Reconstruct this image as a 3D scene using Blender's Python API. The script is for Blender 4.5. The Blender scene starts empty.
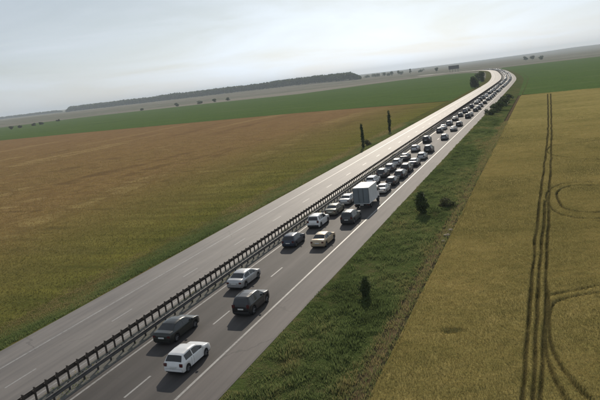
import bpy, bmesh, math, random
import numpy as np
from mathutils import Vector, Matrix

random.seed(7)
RNG = np.random.default_rng(11)
S = bpy.context.scene
COL = S.collection
rad = math.radians

# ------------------------------------------------------------------ camera
H_CAM = 19.1
FOCAL_PX = 605.0                      # for a 600 px wide picture
# world axes seen from the camera (x right, y down, z forward)
_h0 = np.array([-300.0, 118 - 200, FOCAL_PX]); _h1 = np.array([300.0, 46 - 200, FOCAL_PX])
UP = np.cross(_h0, _h1); UP /= np.linalg.norm(UP)
if UP[1] > 0: UP = -UP
AH = np.array([542 - 300.0, 53.5 - 200, FOCAL_PX]); AH -= UP * (AH @ UP); AH /= np.linalg.norm(AH)
RT = np.cross(AH, UP)
if RT[0] < 0: RT = -RT
cam_right = Vector((RT[0], AH[0], UP[0])); cam_down = Vector((RT[1], AH[1], UP[1])); cam_fwd = Vector((RT[2], AH[2], UP[2]))
cd = bpy.data.cameras.new('camera'); cam = bpy.data.objects.new('camera', cd); COL.objects.link(cam)
cd.sensor_width = 36.0; cd.lens = 36.0 * FOCAL_PX / 600.0
cd.clip_start = 0.3; cd.clip_end = 40000
M = Matrix.Identity(4)
for i in range(3):
    M[i][0] = cam_right[i]; M[i][1] = -cam_down[i]; M[i][2] = -cam_fwd[i]
M[0][3], M[1][3], M[2][3] = 0, 0, H_CAM
cam.matrix_world = M
S.camera = cam

def bearing(x):
    """unit ground direction of a picture column at the horizon"""
    y = 118 - 0.12 * x
    v = np.array([x - 300.0, y - 200.0, FOCAL_PX])
    a = np.array([v @ RT, v @ AH]); return a / np.linalg.norm(a)

# ------------------------------------------------------------------ sky and sun
SUN_AZ = rad(-13)      # from +Y, clockwise
SUN_EL = rad(27)
W = bpy.data.worlds.new('World'); S.world = W; W.use_nodes = True
nt = W.node_tree; nt.nodes.clear()
N = nt.nodes.new; K = nt.links.new
out = N('ShaderNodeOutputWorld'); bg = N('ShaderNodeBackground'); bg.inputs[1].default_value = 0.087
sky = N('ShaderNodeTexSky'); sky.sky_type = 'NISHITA'; sky.sun_disc = False
sky.sun_elevation = SUN_EL; sky.sun_rotation = SUN_AZ
sky.altitude = 50; sky.air_density = 1.3; sky.dust_density = 0.8; sky.ozone_density = 1.0
hs = N('ShaderNodeHueSaturation'); hs.inputs['Saturation'].default_value = 0.5
K(sky.outputs[0], hs.inputs['Color'])
# thin high cloud: streaky noise over the sky plane
tc = N('ShaderNodeTexCoord'); sep = N('ShaderNodeSeparateXYZ'); K(tc.outputs['Generated'], sep.inputs[0])
zz = N('ShaderNodeMath'); zz.operation = 'MAXIMUM'; zz.inputs[1].default_value = 0.02; K(sep.outputs[2], zz.inputs[0])
za = N('ShaderNodeMath'); za.operation = 'ADD'; za.inputs[1].default_value = 0.12; K(zz.outputs[0], za.inputs[0])
dx = N('ShaderNodeMath'); dx.operation = 'DIVIDE'; K(sep.outputs[0], dx.inputs[0]); K(za.outputs[0], dx.inputs[1])
dy = N('ShaderNodeMath'); dy.operation = 'DIVIDE'; K(sep.outputs[1], dy.inputs[0]); K(za.outputs[0], dy.inputs[1])
cb = N('ShaderNodeCombineXYZ'); K(dx.outputs[0], cb.inputs[0]); K(dy.outputs[0], cb.inputs[1])
nz = N('ShaderNodeTexNoise'); nz.inputs['Scale'].default_value = 0.55; nz.inputs['Detail'].default_value = 7; nz.inputs['Roughness'].default_value = 0.55
nz.inputs['Distortion'].default_value = 0.6
K(cb.outputs[0], nz.inputs['Vector'])
rp = N('ShaderNodeValToRGB'); rp.color_ramp.elements[0].position = 0.40; rp.color_ramp.elements[1].position = 0.66
rp.color_ramp.elements[0].color = (0, 0, 0, 1); rp.color_ramp.elements[1].color = (1, 1, 1, 1)
K(nz.outputs[0], rp.inputs[0])
cm = N('ShaderNodeMath'); cm.operation = 'MULTIPLY'; cm.inputs[1].default_value = 0.75; K(rp.outputs[0], cm.inputs[0])
bw = N('ShaderNodeRGBToBW'); K(sky.outputs[0], bw.inputs[0])
bwm = N('ShaderNodeMath'); bwm.operation = 'MULTIPLY'; bwm.inputs[1].default_value = 1.45; K(bw.outputs[0], bwm.inputs[0])
mx = N('ShaderNodeMix'); mx.data_type = 'RGBA'; K(cm.outputs[0], mx.inputs[0]); K(hs.outputs[0], mx.inputs[6]); K(bwm.outputs[0], mx.inputs[7])
tint = N('ShaderNodeMix'); tint.data_type = 'RGBA'; tint.blend_type = 'MULTIPLY'; tint.inputs[0].default_value = 1.0
tint.inputs[7].default_value = (.88, .985, 1.12, 1); K(mx.outputs[2], tint.inputs[6])
veil = N('ShaderNodeMix'); veil.data_type = 'RGBA'; veil.inputs[0].default_value = .36      # even thin cloud veil
veil.inputs[7].default_value = (11.6, 12.7, 13.9, 1); K(tint.outputs[2], veil.inputs[6])
K(veil.outputs[2], bg.inputs[0]); K(bg.outputs[0], out.inputs[0])

sd = bpy.data.lights.new('sun', 'SUN'); sd.energy = 5.0; sd.angle = rad(0.6); sd.color = (1.0, 0.89, 0.74)
sun = bpy.data.objects.new('sun', sd); COL.objects.link(sun)
sdir = Vector((math.sin(SUN_AZ) * math.cos(SUN_EL), math.cos(SUN_AZ) * math.cos(SUN_EL), math.sin(SUN_EL)))
sun.rotation_euler = sdir.to_track_quat('Z', 'Y').to_euler(); sun.location = (0, 0, 60)

S.view_settings.view_transform = 'Standard'; S.view_settings.look = 'None'
S.view_settings.exposure = -0.56; S.view_settings.gamma = 1.0; S.view_settings.use_curve_mapping = False
S.render.engine = 'CYCLES'
S.cycles.use_denoising = True
S.cycles.max_bounces = 6; S.cycles.volume_bounces = 1; S.cycles.transparent_max_bounces = 8

# ------------------------------------------------------------------ helpers
def tag(o, label=None, cat=None, group=None, kind=None):
    if label: o['label'] = label
    if cat: o['category'] = cat
    if group: o['group'] = group
    if kind: o['kind'] = kind
    return o

def link(name, me, mat=None, parent=None, kind=None):
    o = bpy.data.objects.new(name, me); COL.objects.link(o)
    if mat is not None and len(me.materials) == 0: me.materials.append(mat)
    if parent is not None: o.parent = parent
    if kind: o['kind'] = kind
    return o

def empty(name, loc=(0, 0, 0), rz=0.0):
    o = bpy.data.objects.new(name, None); COL.objects.link(o); o.location = loc; o.rotation_euler.z = rz
    o.empty_display_size = 0.3
    return o

def mesh(name, verts, faces, smooth=False):
    me = bpy.data.meshes.new(name); me.from_pydata([tuple(map(float, v)) for v in verts], [], faces)
    me.update()
    if smooth: me.polygons.foreach_set('use_smooth', [True] * len(me.polygons))
    return me

def fast_mesh(name, V, F, attrs=None, smooth=False):
    """V (n,3) floats, F (m,k) ints, k = 3 or 4"""
    V = np.asarray(V, np.float32); F = np.asarray(F, np.int32)
    me = bpy.data.meshes.new(name); k = F.shape[1]
    me.vertices.add(len(V)); me.vertices.foreach_set('co', V.ravel())
    me.loops.add(F.size); me.loops.foreach_set('vertex_index', F.ravel())
    me.polygons.add(len(F)); me.polygons.foreach_set('loop_start', np.arange(0, F.size, k, dtype=np.int32))
    me.polygons.foreach_set('loop_total', np.full(len(F), k, np.int32))
    if smooth: me.polygons.foreach_set('use_smooth', np.ones(len(F), bool))
    for nm, a in (attrs or {}).items():
        at = me.attributes.new(nm, 'FLOAT', 'POINT'); at.data.foreach_set('value', np.asarray(a, np.float32))
    me.update(calc_edges=True); me.validate()
    return me

def vnoise(x, y, seed=0):
    """smooth value noise 0..1"""
    x = np.asarray(x, float); y = np.asarray(y, float)
    xi = np.floor(x).astype(np.int64); yi = np.floor(y).astype(np.int64); fx = x - xi; fy = y - yi
    fx = fx * fx * (3 - 2 * fx); fy = fy * fy * (3 - 2 * fy)
    def h(a, b):
        n = (a * 374761393 + b * 668265263 + seed * 974711) & 0x7fffffff
        n = ((n ^ (n >> 13)) * 1274126177) & 0x7fffffff
        return ((n ^ (n >> 16)) & 0xffff) / 65535.0
    a = h(xi, yi) * (1 - fx) + h(xi + 1, yi) * fx; b = h(xi, yi + 1) * (1 - fx) + h(xi + 1, yi + 1) * fx
    return a * (1 - fy) + b * fy

def fbm(x, y, seed=0, o=4):
    t = 0; a = 0.5; s = 0
    for k in range(o):
        t = t + a * vnoise(x * 2 ** k, y * 2 ** k, seed + k * 17); s += a; a *= 0.5
    return t / s

class Nodes:
    def __init__(self, name):
        self.m = bpy.data.materials.new(name); self.m.use_nodes = True; self.t = self.m.node_tree
        self.b = self.t.nodes['Principled BSDF']; self.o = self.t.nodes['Material Output']
    def n(self, typ, **kw):
        x = self.t.nodes.new(typ)
        for k, v in kw.items(): setattr(x, k, v)
        return x
    def l(self, a, b): self.t.links.new(a, b)
    def noise(self, vec, scale, detail=5, rough=0.55, dist=0.0):
        x = self.n('ShaderNodeTexNoise'); x.inputs['Scale'].default_value = scale; x.inputs['Detail'].default_value = detail
        x.inputs['Roughness'].default_value = rough; x.inputs['Distortion'].default_value = dist
        if vec is not None: self.l(vec, x.inputs['Vector'])
        return x.outputs[0]
    def obj(self, scale=(1, 1, 1), rot=0.0):
        t = self.n('ShaderNodeTexCoord'); mp = self.n('ShaderNodeMapping')
        mp.inputs['Scale'].default_value = scale; mp.inputs['Rotation'].default_value = (0, 0, rot)
        self.l(t.outputs['Object'], mp.inputs['Vector']); return mp.outputs[0]
    def ramp(self, fac, stops):
        r = self.n('ShaderNodeValToRGB'); e = r.color_ramp.elements
        while len(e) < len(stops): e.new(0.5)
        for el, (p, c) in zip(e, stops): el.position = p; el.color = (*c, 1) if len(c) == 3 else c
        self.l(fac, r.inputs[0]); return r.outputs[0]
    def mix(self, fac, a, b, blend='MIX'):
        x = self.n('ShaderNodeMix', data_type='RGBA', blend_type=blend)
        for s, v in ((0, fac), (6, a), (7, b)):
            if isinstance(v, (int, float)): x.inputs[s].default_value = v
            elif isinstance(v, tuple): x.inputs[s].default_value = (*v, 1)
            else: self.l(v, x.inputs[s])
        return x.outputs[2]
    def math(self, op, a, b=None, clamp=False):
        x = self.n('ShaderNodeMath', operation=op, use_clamp=clamp)
        for s, v in ((0, a), (1, b)):
            if v is None: continue
            if isinstance(v, (int, float)): x.inputs[s].default_value = v
            else: self.l(v, x.inputs[s])
        return x.outputs[0]
    def attr(self, name):
        a = self.n('ShaderNodeAttribute', attribute_name=name); return a.outputs['Fac']
    def bump(self, h, strength, dist):
        x = self.n('ShaderNodeBump'); x.inputs['Strength'].default_value = strength; x.inputs['Distance'].default_value = dist
        self.l(h, x.inputs['Height']); self.l(x.outputs[0], self.b.inputs['Normal'])
    def base(self, c):
        if isinstance(c, tuple): self.b.inputs['Base Color'].default_value = (*c, 1)
        else: self.l(c, self.b.inputs['Base Color'])
    def set(self, rough=None, metal=None, spec=None, coat=None, coat_rough=None):
        i = self.b.inputs
        if rough is not None: i['Roughness'].default_value = rough
        if metal is not None: i['Metallic'].default_value = metal
        if spec is not None: i['Specular IOR Level'].default_value = spec
        if coat is not None: i['Coat Weight'].default_value = coat
        if coat_rough is not None: i['Coat Roughness'].default_value = coat_rough
        return self

def sc3(c, k): return tuple(v * k for v in c)

def plain(name, col, rough=0.6, metal=0.0, spec=0.5, coat=0.0, vary=0.18, scale=3.0):
    m = Nodes(name); v = m.obj(); nzz = m.noise(v, scale, 4)
    m.base(m.ramp(nzz, [(0.3, sc3(col, 1 - vary)), (0.7, sc3(col, 1 + vary))])); m.set(rough, metal, spec, coat, 0.06 if coat else None)
    return m.m

# ------------------------------------------------------------------ road geometry
BEND = [(-140, 0), (480, 0), (560, -1.2), (640, -5), (720, -10), (800, -16), (900, -24), (1000, -33), (1100, -44), (1200, -60),
        (1290, -84), (1345, -112), (1385, -146), (1420, -180), (1480, -222), (1570, -272), (1750, -360), (1950, -450)]
def catmull(pts, step=12.0):
    P = [np.array(p, float) for p in pts]; P = [2 * P[0] - P[1]] + P + [2 * P[-1] - P[-2]]; o = []
    for i in range(1, len(P) - 2):
        n = max(2, int(np.linalg.norm(P[i + 1] - P[i]) / step))
        for k in range(n):
            t = k / n; a, b, c, d = P[i - 1:i + 3]
            t0 = 0; t1 = np.linalg.norm(b - a) ** .5; t2 = t1 + np.linalg.norm(c - b) ** .5; t3 = t2 + np.linalg.norm(d - c) ** .5
            u = t1 + t * (t2 - t1)
            A1 = (t1 - u) / (t1 - t0) * a + (u - t0) / (t1 - t0) * b; A2 = (t2 - u) / (t2 - t1) * b + (u - t1) / (t2 - t1) * c
            A3 = (t3 - u) / (t3 - t2) * c + (u - t2) / (t3 - t2) * d
            B1 = (t2 - u) / (t2 - t0) * A1 + (u - t0) / (t2 - t0) * A2; B2 = (t3 - u) / (t3 - t1) * A2 + (u - t1) / (t3 - t1) * A3
            o.append((t2 - u) / (t2 - t1) * B1 + (u - t1) / (t2 - t1) * B2)
    o.append(P[-2]); return np.array(o)
CL = catmull([(x, y) for y, x in BEND])
CT = np.gradient(CL, axis=0); CT /= np.linalg.norm(CT, axis=1)[:, None]
CN = np.stack([CT[:, 1], -CT[:, 0]], 1)          # to the right
CS = np.concatenate([[0], np.cumsum(np.linalg.norm(np.diff(CL, axis=0), axis=1))]) + CL[0, 1]   # equals Y on the straight
REF = -31.8      # the bend turns about the median
def along(s, off):
    """point and heading at chainage s, at lateral offset off (world X on the straight)"""
    x = np.interp(s, CS, CL[:, 0]); y = np.interp(s, CS, CL[:, 1])
    tx = np.interp(s, CS, CT[:, 0]); ty = np.interp(s, CS, CT[:, 1]); l = math.hypot(tx, ty); tx /= l; ty /= l
    d = off - REF
    return x + REF + ty * d, y - tx * d, math.atan2(-tx, ty)

def strip(name, profile, mat, kind='structure', s0=-140, s1=None, parent=None, smooth=True, dense=None):
    """sheet swept along the road; profile = [(offset, z), ...]; UV = (offset, chainage)"""
    ss = CS[(CS >= s0 - .01)]
    if s1: ss = ss[ss <= s1 + 12]
    if dense: ss = np.unique(np.concatenate([ss, np.arange(*dense)]))
    V = []; UVv = []
    for s in ss:
        for off, z in profile:
            x, y, _ = along(s, off); V.append((x, y, z)); UVv.append((off, s))
    n = len(profile); F = []
    for i in range(len(ss) - 1):
        for j in range(n - 1):
            a = i * n + j; F.append((a, a + 1, a + n + 1, a + n))
    me = fast_mesh(name, V, F, smooth=smooth)
    uv = me.uv_layers.new(name='road'); U = np.array(UVv, np.float32)
    idx = np.empty(len(me.loops), np.int32); me.loops.foreach_get('vertex_index', idx)
    uv.data.foreach_set('uv', U[idx].ravel())
    return link(name, me, mat, parent, kind)

def asphalt(name, base, streaks, rough):
    """streaks: [(offset, tone)] worn bands across the road"""
    m = Nodes(name); uv = m.n('ShaderNodeUVMap', uv_map='road').outputs[0]
    sp = m.n('ShaderNodeSeparateXYZ'); m.l(uv, sp.inputs[0])
    lo, hi = streaks[0][0], streaks[-1][0]
    wob = m.noise(m.obj((0.05, 0.02, 1)), 1.0, 3)
    off = m.math('ADD', sp.outputs[0], m.math('MULTIPLY', m.math('SUBTRACT', wob, 0.5), 0.5))
    u = m.math('DIVIDE', m.math('SUBTRACT', off, lo), hi - lo, True)
    band = m.ramp(u, [((o - lo) / (hi - lo), (t, t, t)) for o, t in streaks])
    mp = m.n('ShaderNodeMapping'); mp.inputs['Scale'].default_value = (1.0, 0.05, 1); m.l(uv, mp.inputs['Vector'])
    long = m.noise(mp.outputs[0], 1.6, 5, 0.6)
    pat = m.noise(m.obj((1, 1, 1)), 0.09, 6, 0.6); fine = m.noise(m.obj(), 22, 3)
    c = m.mix(1.0, base, band, 'MULTIPLY')
    c = m.mix(1.0, c, m.ramp(long, [(0.25, (.72, .72, .73)), (0.75, (1.28, 1.26, 1.23))]), 'MULTIPLY')
    c = m.mix(1.0, c, m.ramp(pat, [(0.3, (.84, .84, .85)), (0.7, (1.14, 1.13, 1.11))]), 'MULTIPLY')
    c = m.mix(1.0, c, m.ramp(fine, [(0.3, (.86, .86, .86)), (0.7, (1.14, 1.14, 1.14))]), 'MULTIPLY')
    br = m.n('ShaderNodeTexBrick'); br.offset = .37; br.inputs['Scale'].default_value = 1.0; br.inputs['Brick Width'].default_value = 3.75; br.inputs['Row Height'].default_value = 41.0
    br.inputs['Mortar Size'].default_value = .012; br.inputs['Mortar Smooth'].default_value = .5; br.inputs['Color1'].default_value = (.9, .9, .9, 1); br.inputs['Color2'].default_value = (1.08, 1.07, 1.05, 1); br.inputs['Mortar'].default_value = (.72, .72, .72, 1)
    m.l(uv, br.inputs['Vector']); c = m.mix(1.0, c, br.outputs[0], 'MULTIPLY')
    vo = m.n('ShaderNodeTexVoronoi', feature='DISTANCE_TO_EDGE'); vo.inputs['Scale'].default_value = .16
    wv = m.n('ShaderNodeVectorMath', operation='ADD'); nn = m.n('ShaderNodeTexNoise'); nn.inputs['Scale'].default_value = .6; nn.inputs['Detail'].default_value = 6
    m.l(m.obj(), nn.inputs['Vector']); m.l(nn.outputs['Color'], wv.inputs[0]); m.l(m.obj((1, .45, 1)), wv.inputs[1]); m.l(wv.outputs[0], vo.inputs['Vector'])
    crack = m.math('MULTIPLY', m.math('LESS_THAN', vo.outputs[0], .006), m.math('GREATER_THAN', pat, .53))
    c = m.mix(m.math('MULTIPLY', crack, .35), c, (.03, .028, .027))
    m.base(c); m.set(rough, 0, 0.42)
    m.bump(fine, 0.25, 0.006)
    return m.m

M_ASPH_R = asphalt('asphalt_dark', (0.068, 0.0605, 0.057),
    [(-31.0, 1.2), (-30.5, .95), (-29.6, .62), (-28.5, .82), (-27.6, .62), (-26.7, .92), (-26.0, 1.35), (-25.4, 1.0), (-24.6, .75), (-23.3, .70), (-22.9, 1.1), (-22.4, 1.7), (-20.2, 1.75), (-20.0, 1.3)], 0.78)
M_ASPH_L = asphalt('asphalt_pale', (0.150, 0.139, 0.132),
    [(-43.1, .95), (-42.6, 1.1), (-40.3, 1.08), (-40.0, 1.0), (-38.9, .88), (-37.9, 1.02), (-36.9, 1.06), (-35.8, .9), (-34.6, 1.0), (-33.0, 1.05)], 0.68)

left_road = strip('road_left_carriageway', [(-43.1 + .84 * k, 0.0) for k in range(13)], M_ASPH_L)
right_road = strip('road_right_carriageway', [(-30.9 + .84 * k, 0.0) for k in range(14)], M_ASPH_R)
tag(left_road, 'empty pale grey carriageway left of the median guardrails')
tag(right_road, 'dark asphalt carriageway full of queuing cars')

def gravel():
    m = Nodes('median_gravel'); v = m.obj()
    a = m.noise(v, 6, 5, .65); b = m.noise(v, 0.4, 4)
    m.base(m.mix(m.math('MULTIPLY', b, .8), m.ramp(a, [(0.3, (.10, .096, .09)), (.7, (.2, .19, .18))]), m.ramp(a, [(.3, (.06, .066, .04)), (.7, (.14, .135, .1))])))
    m.set(.9, 0, .2); m.bump(a, .5, .03); return m.m
median = strip('median_strip', [(-33.02, -.02), (-32.98, .05), (-32.3, .065), (-31.6, .07), (-31.0, .05), (-30.88, -.02)], gravel())
tag(median, 'narrow gravel median between the two guardrails')

# ---- paint
def paint():
    m = Nodes('road_paint'); v = m.obj(); a = m.noise(v, 3.0, 6, .7); b = m.noise(v, .25, 3)
    wear = m.math('ADD', m.math('MULTIPLY', a, .6), m.math('MULTIPLY', b, .5))
    m.base(m.ramp(wear, [(.38, (.36, .35, .33)), (.54, (.27, .26, .245)), (.66, (.14, .135, .127))])); m.set(.55, 0, .4); return m.m
M_PAINT = paint()
for parent, off, w in ((left_road, -40.15, .20), (left_road, -33.42, .18), (right_road, -30.38, .2), (right_road, -22.88, .2)):
    strip('edge_line', [(off - w / 2, .005), (off + w / 2, .005)], M_PAINT, None, parent=parent)
dash_me = mesh('lane_dash', [(-.08, 0, 0), (.08, 0, 0), (.08, 3, 0), (-.08, 3, 0)], [(0, 1, 2, 3)])
dash_me.materials.append(M_PAINT)
for parent, off, y0 in ((left_road, -36.95, 28.9), (right_road, -26.65, 29.3)):
    for k in range(-8, 78):
        x, y, a = along(y0 + 12 * k, off); o = link('lane_dash', dash_me, None, parent)
        o.location = (x, y, .005); o.rotation_euler.z = a

# ------------------------------------------------------------------ ground, fields
def field_mat(name, ramp, s1, s2, stretch=(1, 1, 1), rot=0, bump=.3, rough=.95, fine=3.0, attr=None):
    m = Nodes(name); v = m.obj(stretch, rot)
    a = m.noise(v, s1, 6, .6, .3); b = m.noise(v, s2, 5, .6); f = m.noise(m.obj(), fine, 4, .65)
    t = m.math('ADD', m.math('MULTIPLY', a, .62), m.math('MULTIPLY', b, .38))
    c = m.ramp(t, ramp)
    c = m.mix(1.0, c, m.ramp(f, [(.25, (.72, .72, .72)), (.75, (1.25, 1.25, 1.25))]), 'MULTIPLY')
    m.base(c); m.set(1.0, 0, 0.0); m.bump(f, bump, .12)
    return m

def terrain_z(x, y):
    r = np.hypot(x, y); th = np.degrees(np.arctan2(x, y))
    z = np.full_like(r, -.66)
    s = np.clip((r - 1350) / 750, 0, 1); s = s * s * (3 - 2 * s)
    west = np.clip((-12 - th) / 8, 0, 1) * np.clip((th + 75) / 10, 0, 1)
    z = z + s * (west * 9.6 + (1 - west) * 4.0)
    s2 = np.clip((r - 3300) / 5500, 0, 1); s2 = s2 * s2 * (3 - 2 * s2)
    east = np.clip((th + 6) / 8, 0, 1)
    z = z + s2 * (8 + 16 * fbm(th / 9 + 50, r / 2600, 3) + east * 12 + east * 11 * np.clip((th + 1) / 4, 0, 1))
    return z
rings = np.concatenate([np.linspace(0, 1300, 14)[1:], np.linspace(1400, 3600, 23), np.geomspace(3900, 9000, 14)])
ths = np.radians(np.concatenate([np.arange(-180, -80, 5), np.arange(-80, 40, .8), np.arange(40, 180, 5)]))
R_, T_ = np.meshgrid(rings, ths, indexing='ij'); X_ = R_ * np.sin(T_); Y_ = R_ * np.cos(T_)
Z_ = terrain_z(X_, Y_); nr, nth = R_.shape
V = np.concatenate([[[0, 0, -.66]], np.stack([X_, Y_, Z_], -1).reshape(-1, 3)])
F = []
for i in range(nr - 1):
    for j in range(nth):
        a = 1 + i * nth + j; b = 1 + i * nth + (j + 1) % nth; F.append((a, a + nth, b + nth, b))
F += [(0, 0, 1 + j, 1 + (j + 1) % nth) for j in range(0)]
me = bpy.data.meshes.new('ground')
me.from_pydata([tuple(map(float, v)) for v in V], [], F + [(0, 1 + j, 1 + (j + 1) % nth) for j in range(nth)]); me.update()
me.polygons.foreach_set('use_smooth', [True] * len(me.polygons))
gm = field_mat('far_land', [(.34, (.14, .14, .10)), (.46, (.22, .20, .16)), (.54, (.16, .16, .115)), (.66, (.26, .24, .20))], .0013, .004, (.5, 1.6, 1), rad(-20), .1, fine=.05)
ground = link('ground', me, gm.m, None, 'structure')

def sheet(name, poly, z, mat, label):
    me = mesh(name, [(x, y, z) for x, y in poly], [tuple(range(len(poly)))])
    o = link(name, me, mat, None, 'structure'); tag(o, label); return o

# brown field on the left, greener along the road
m = Nodes('ripe_field_soil'); v = m.obj((1, 1, 1)); tcx = m.n('ShaderNodeSeparateXYZ'); m.l(v, tcx.inputs[0])
vs = m.obj((.16, 1.0, 1), rad(-9))
a = m.noise(m.obj((1, .17, 1), rad(-7)), .055, 6, .6, .5); b = m.noise(vs, .25, 5, .6); f = m.noise(v, 2.2, 5, .65)
near = m.math('DIVIDE', m.math('ADD', tcx.outputs[0], 100.0), 55.0, True)
near = m.math('MULTIPLY', near, m.math('ADD', .55, m.math('MULTIPLY', b, .9)), True)
far = m.math('DIVIDE', m.math('SUBTRACT', tcx.outputs[1], 40.0), 260.0, True)
t = m.math('ADD', m.math('MULTIPLY', a, .65), m.math('MULTIPLY', b, .35))
c = m.ramp(t, [(.40, (0.1350, 0.0916, 0.0438)), (.475, (0.2684, 0.1893, 0.0781)), (.53, (0.1840, 0.1242, 0.0562)), (.60, (0.3451, 0.2587, 0.1125))])
c = m.mix(m.math('MULTIPLY', far, .55), c, (0.2310, 0.1365, 0.0696))
c = m.mix(near, c, m.ramp(b, [(.35, (0.0851, 0.1040, 0.0235)), (.65, (0.1796, 0.1663, 0.0403))]))
c = m.mix(1.0, c, m.ramp(f, [(.25, (.75, .75, .75)), (.75, (1.22, 1.22, 1.22))]), 'MULTIPLY')
m.base(c); m.set(1.0, 0, 0.0); m.bump(f, .5, .15)
M_RIPE = m.m
sheet('ripe_field', [(-45.5, -130), (-45.5, 339), (-148, 371), (-357, 398), (-900, 436), (-900, -130)], -.52, M_RIPE, 'wide brown ripening crop field left of the motorway')
gmat = field_mat('green_crop', [(.36, (.062, .098, .028)), (.47, (.090, .138, .038)), (.54, (.074, .120, .034)), (.64, (.115, .155, .052))], .02, .09, (.3, 1.3, 1), rad(8), .3, fine=.8)
sheet('green_field', [(-47, 341), (-148, 371), (-357, 398), (-900, 436), (-1150, 450), (-1080, 975), (-895, 1076), (-623, 1044), (-384, 974), (-259, 1196), (-170, 1235), (-126, 1160), (-98, 1040), (-80, 900), (-66, 760), (-53, 620), (-48, 480)], -.47, gmat.m, 'flat bright green crop field left of the bend')
pm = field_mat('pale_stubble', [(.35, (.21, .19, .15)), (.5, (.27, .245, .20)), (.66, (.19, .175, .13))], .01, .05, (.4, 1.2, 1), rad(10), .2, fine=.4)
sheet('pale_field', [(-170, 1235.5), (-259, 1196.5), (-384, 974.5), (-623, 1044.5), (-895, 1076.5), (-1080, 975.5), (-1150, 450), (-1300, 450), (-1230, 1010), (-960, 1190), (-640, 1290), (-400, 1330), (-230, 1345)], -.5, pm.m, 'pale stubble strip beyond the green field')
sheet('right_green_field', [(-12, 334), (24, 319), (120, 300), (900, 250), (1000, 900), (600, 1330), (60, 1345), (-75, 1345), (-78, 1180), (-50, 1000), (-33, 800), (-20, 640), (-14, 500)], -.49, gmat.m, 'dark green field beyond the wheat on the right')

# verges
def verge_mat(name, g0, g1, d0, d1):
    m = Nodes(name); v = m.obj()
    a = m.noise(v, .12, 6, .62, .3); b = m.noise(v, .9, 5, .62); f = m.noise(v, 5, 4, .6)
    t = m.math('ADD', m.math('MULTIPLY', a, .6), m.math('MULTIPLY', b, .4))
    c = m.ramp(t, [(.32, g0), (.48, g1), (.58, d0), (.72, d1)])
    c = m.mix(1.0, c, m.ramp(f, [(.25, (.7, .7, .7)), (.75, (1.25, 1.25, 1.25))]), 'MULTIPLY')
    m.base(c); m.set(1.0, 0, 0.0); m.bump(m.math('ADD', b, m.math('MULTIPLY', f, .4)), .7, .25); return m.m
M_VR = verge_mat('verge_soil', (0.0585, 0.0806, 0.0260), (0.0780, 0.1040, 0.0312), (0.1300, 0.1105, 0.0520), (0.0975, 0.1105, 0.0390))
M_VL = verge_mat('left_verge_soil', (0.0780, 0.0910, 0.0260), (0.0975, 0.1066, 0.0312), (0.1365, 0.1105, 0.0390), (0.1105, 0.1040, 0.0338))
def rough_profile(pts, n):
    o = np.linspace(pts[0][0], pts[-1][0], n); return [(a, float(np.interp(a, [p[0] for p in pts], [p[1] for p in pts]))) for a in o]
VR_PROF = [(-20.02, -.02), (-19.3, -.08), (-17, -.30), (-13.6, -.52), (-12.2, -.62), (-11.5, -.56), (-10.4, -.42)]
VL_PROF = [(-49.5, -.53), (-46, -.44), (-44, -.12), (-43.05, -.02)]
vr = strip('verge_right', rough_profile(VR_PROF, 20), M_VR, dense=(-20, 200, 2.5)); tag(vr, 'rough grassy verge between motorway and wheat')
vl = strip('verge_left', rough_profile(VL_PROF, 10), M_VL); tag(vl, 'grass strip along the left carriageway')
# dirt strip at the foot of the wheat
M_DIRT = plain('dirt', (.12, .09, .05), 1.0, 0, 0.0, 0, .35, .7); M_RUT = plain('rut_soil', (.045, .040, .024), 1.0, 0, 0.0, 0, .3, .9)
dp = strip('dirt_path', [(-12.35, -.585), (-11.55, -.53), (-11.0, -.475), (-10.55, -.43)], M_DIRT, s1=318)
for ro in (-12.15, -11.0):
    strip('wheel_rut', [(ro - .17, float(np.interp(ro, [-12.35, -10.55], [-.585, -.43])) + .012), (ro + .17, float(np.interp(ro, [-12.35, -10.55], [-.585, -.43])) + .030)], M_RUT, None, s1=318, parent=dp)

# ------------------------------------------------------------------ wheat
TRACKS = [
    [(-1.9, 10), (-1.8, 33.2), (-1.7, 39.6), (-1.5, 50.9), (-1.4, 62.1), (-1.0, 84.7), (-.2, 117.8), (.7, 164.6), (1.8, 312)],
    [(-.9, 10), (-.8, 33.4), (-.6, 39.8), (-.4, 48.7), (-.2, 62.1), (.1, 84.6), (.8, 117.4), (1.5, 164.1), (3.1, 312)],
    [(-1.25, 10), (-1.2, 33.3), (-1.1, 41.2), (-1.0, 48.6), (-.7, 65.7), (-.35, 84)],
    [(22, 140.5), (10.5, 139.6), (6.7, 138.6), (1.8, 136.6), (.4, 132), (.2, 128.8), (.7, 125), (1.9, 121.6), (5, 117.5), (8.6, 114.9), (22, 112)],
    [(22, 96.5), (7.0, 95.2), (3.8, 95.6), (1.7, 94.6), (.1, 91.0), (-.2, 87.7), (.1, 82.2), (1.0, 77.3), (2.8, 74.8), (5.4, 73.9), (20, 73)],
    [(22, 93.6), (7.0, 93.0), (3.8, 93.1), (2.3, 92.2), (1.3, 89.5), (1.1, 87.0), (1.4, 82.6), (2.0, 79.2), (3.5, 77.4), (5.6, 76.8), (20, 76)],
    [(18, 55), (3.7, 52.1), (2.2, 51.3), (0, 50)],
    [(18, 53), (2.8, 50.2), (1.3, 49.4), (.1, 48.3), (-.2, 46.3), (-.3, 44)],
    [(-.3, 50.9), (-.2, 44.8), (-.1, 41.4), (.3, 38.2), (1.0, 35.7), (1.9, 33.8), (6, 28)],
    [(-.4, 44.7), (-.4, 39.8), (-.1, 36.4), (.6, 33.6), (3, 29)],
]
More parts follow.
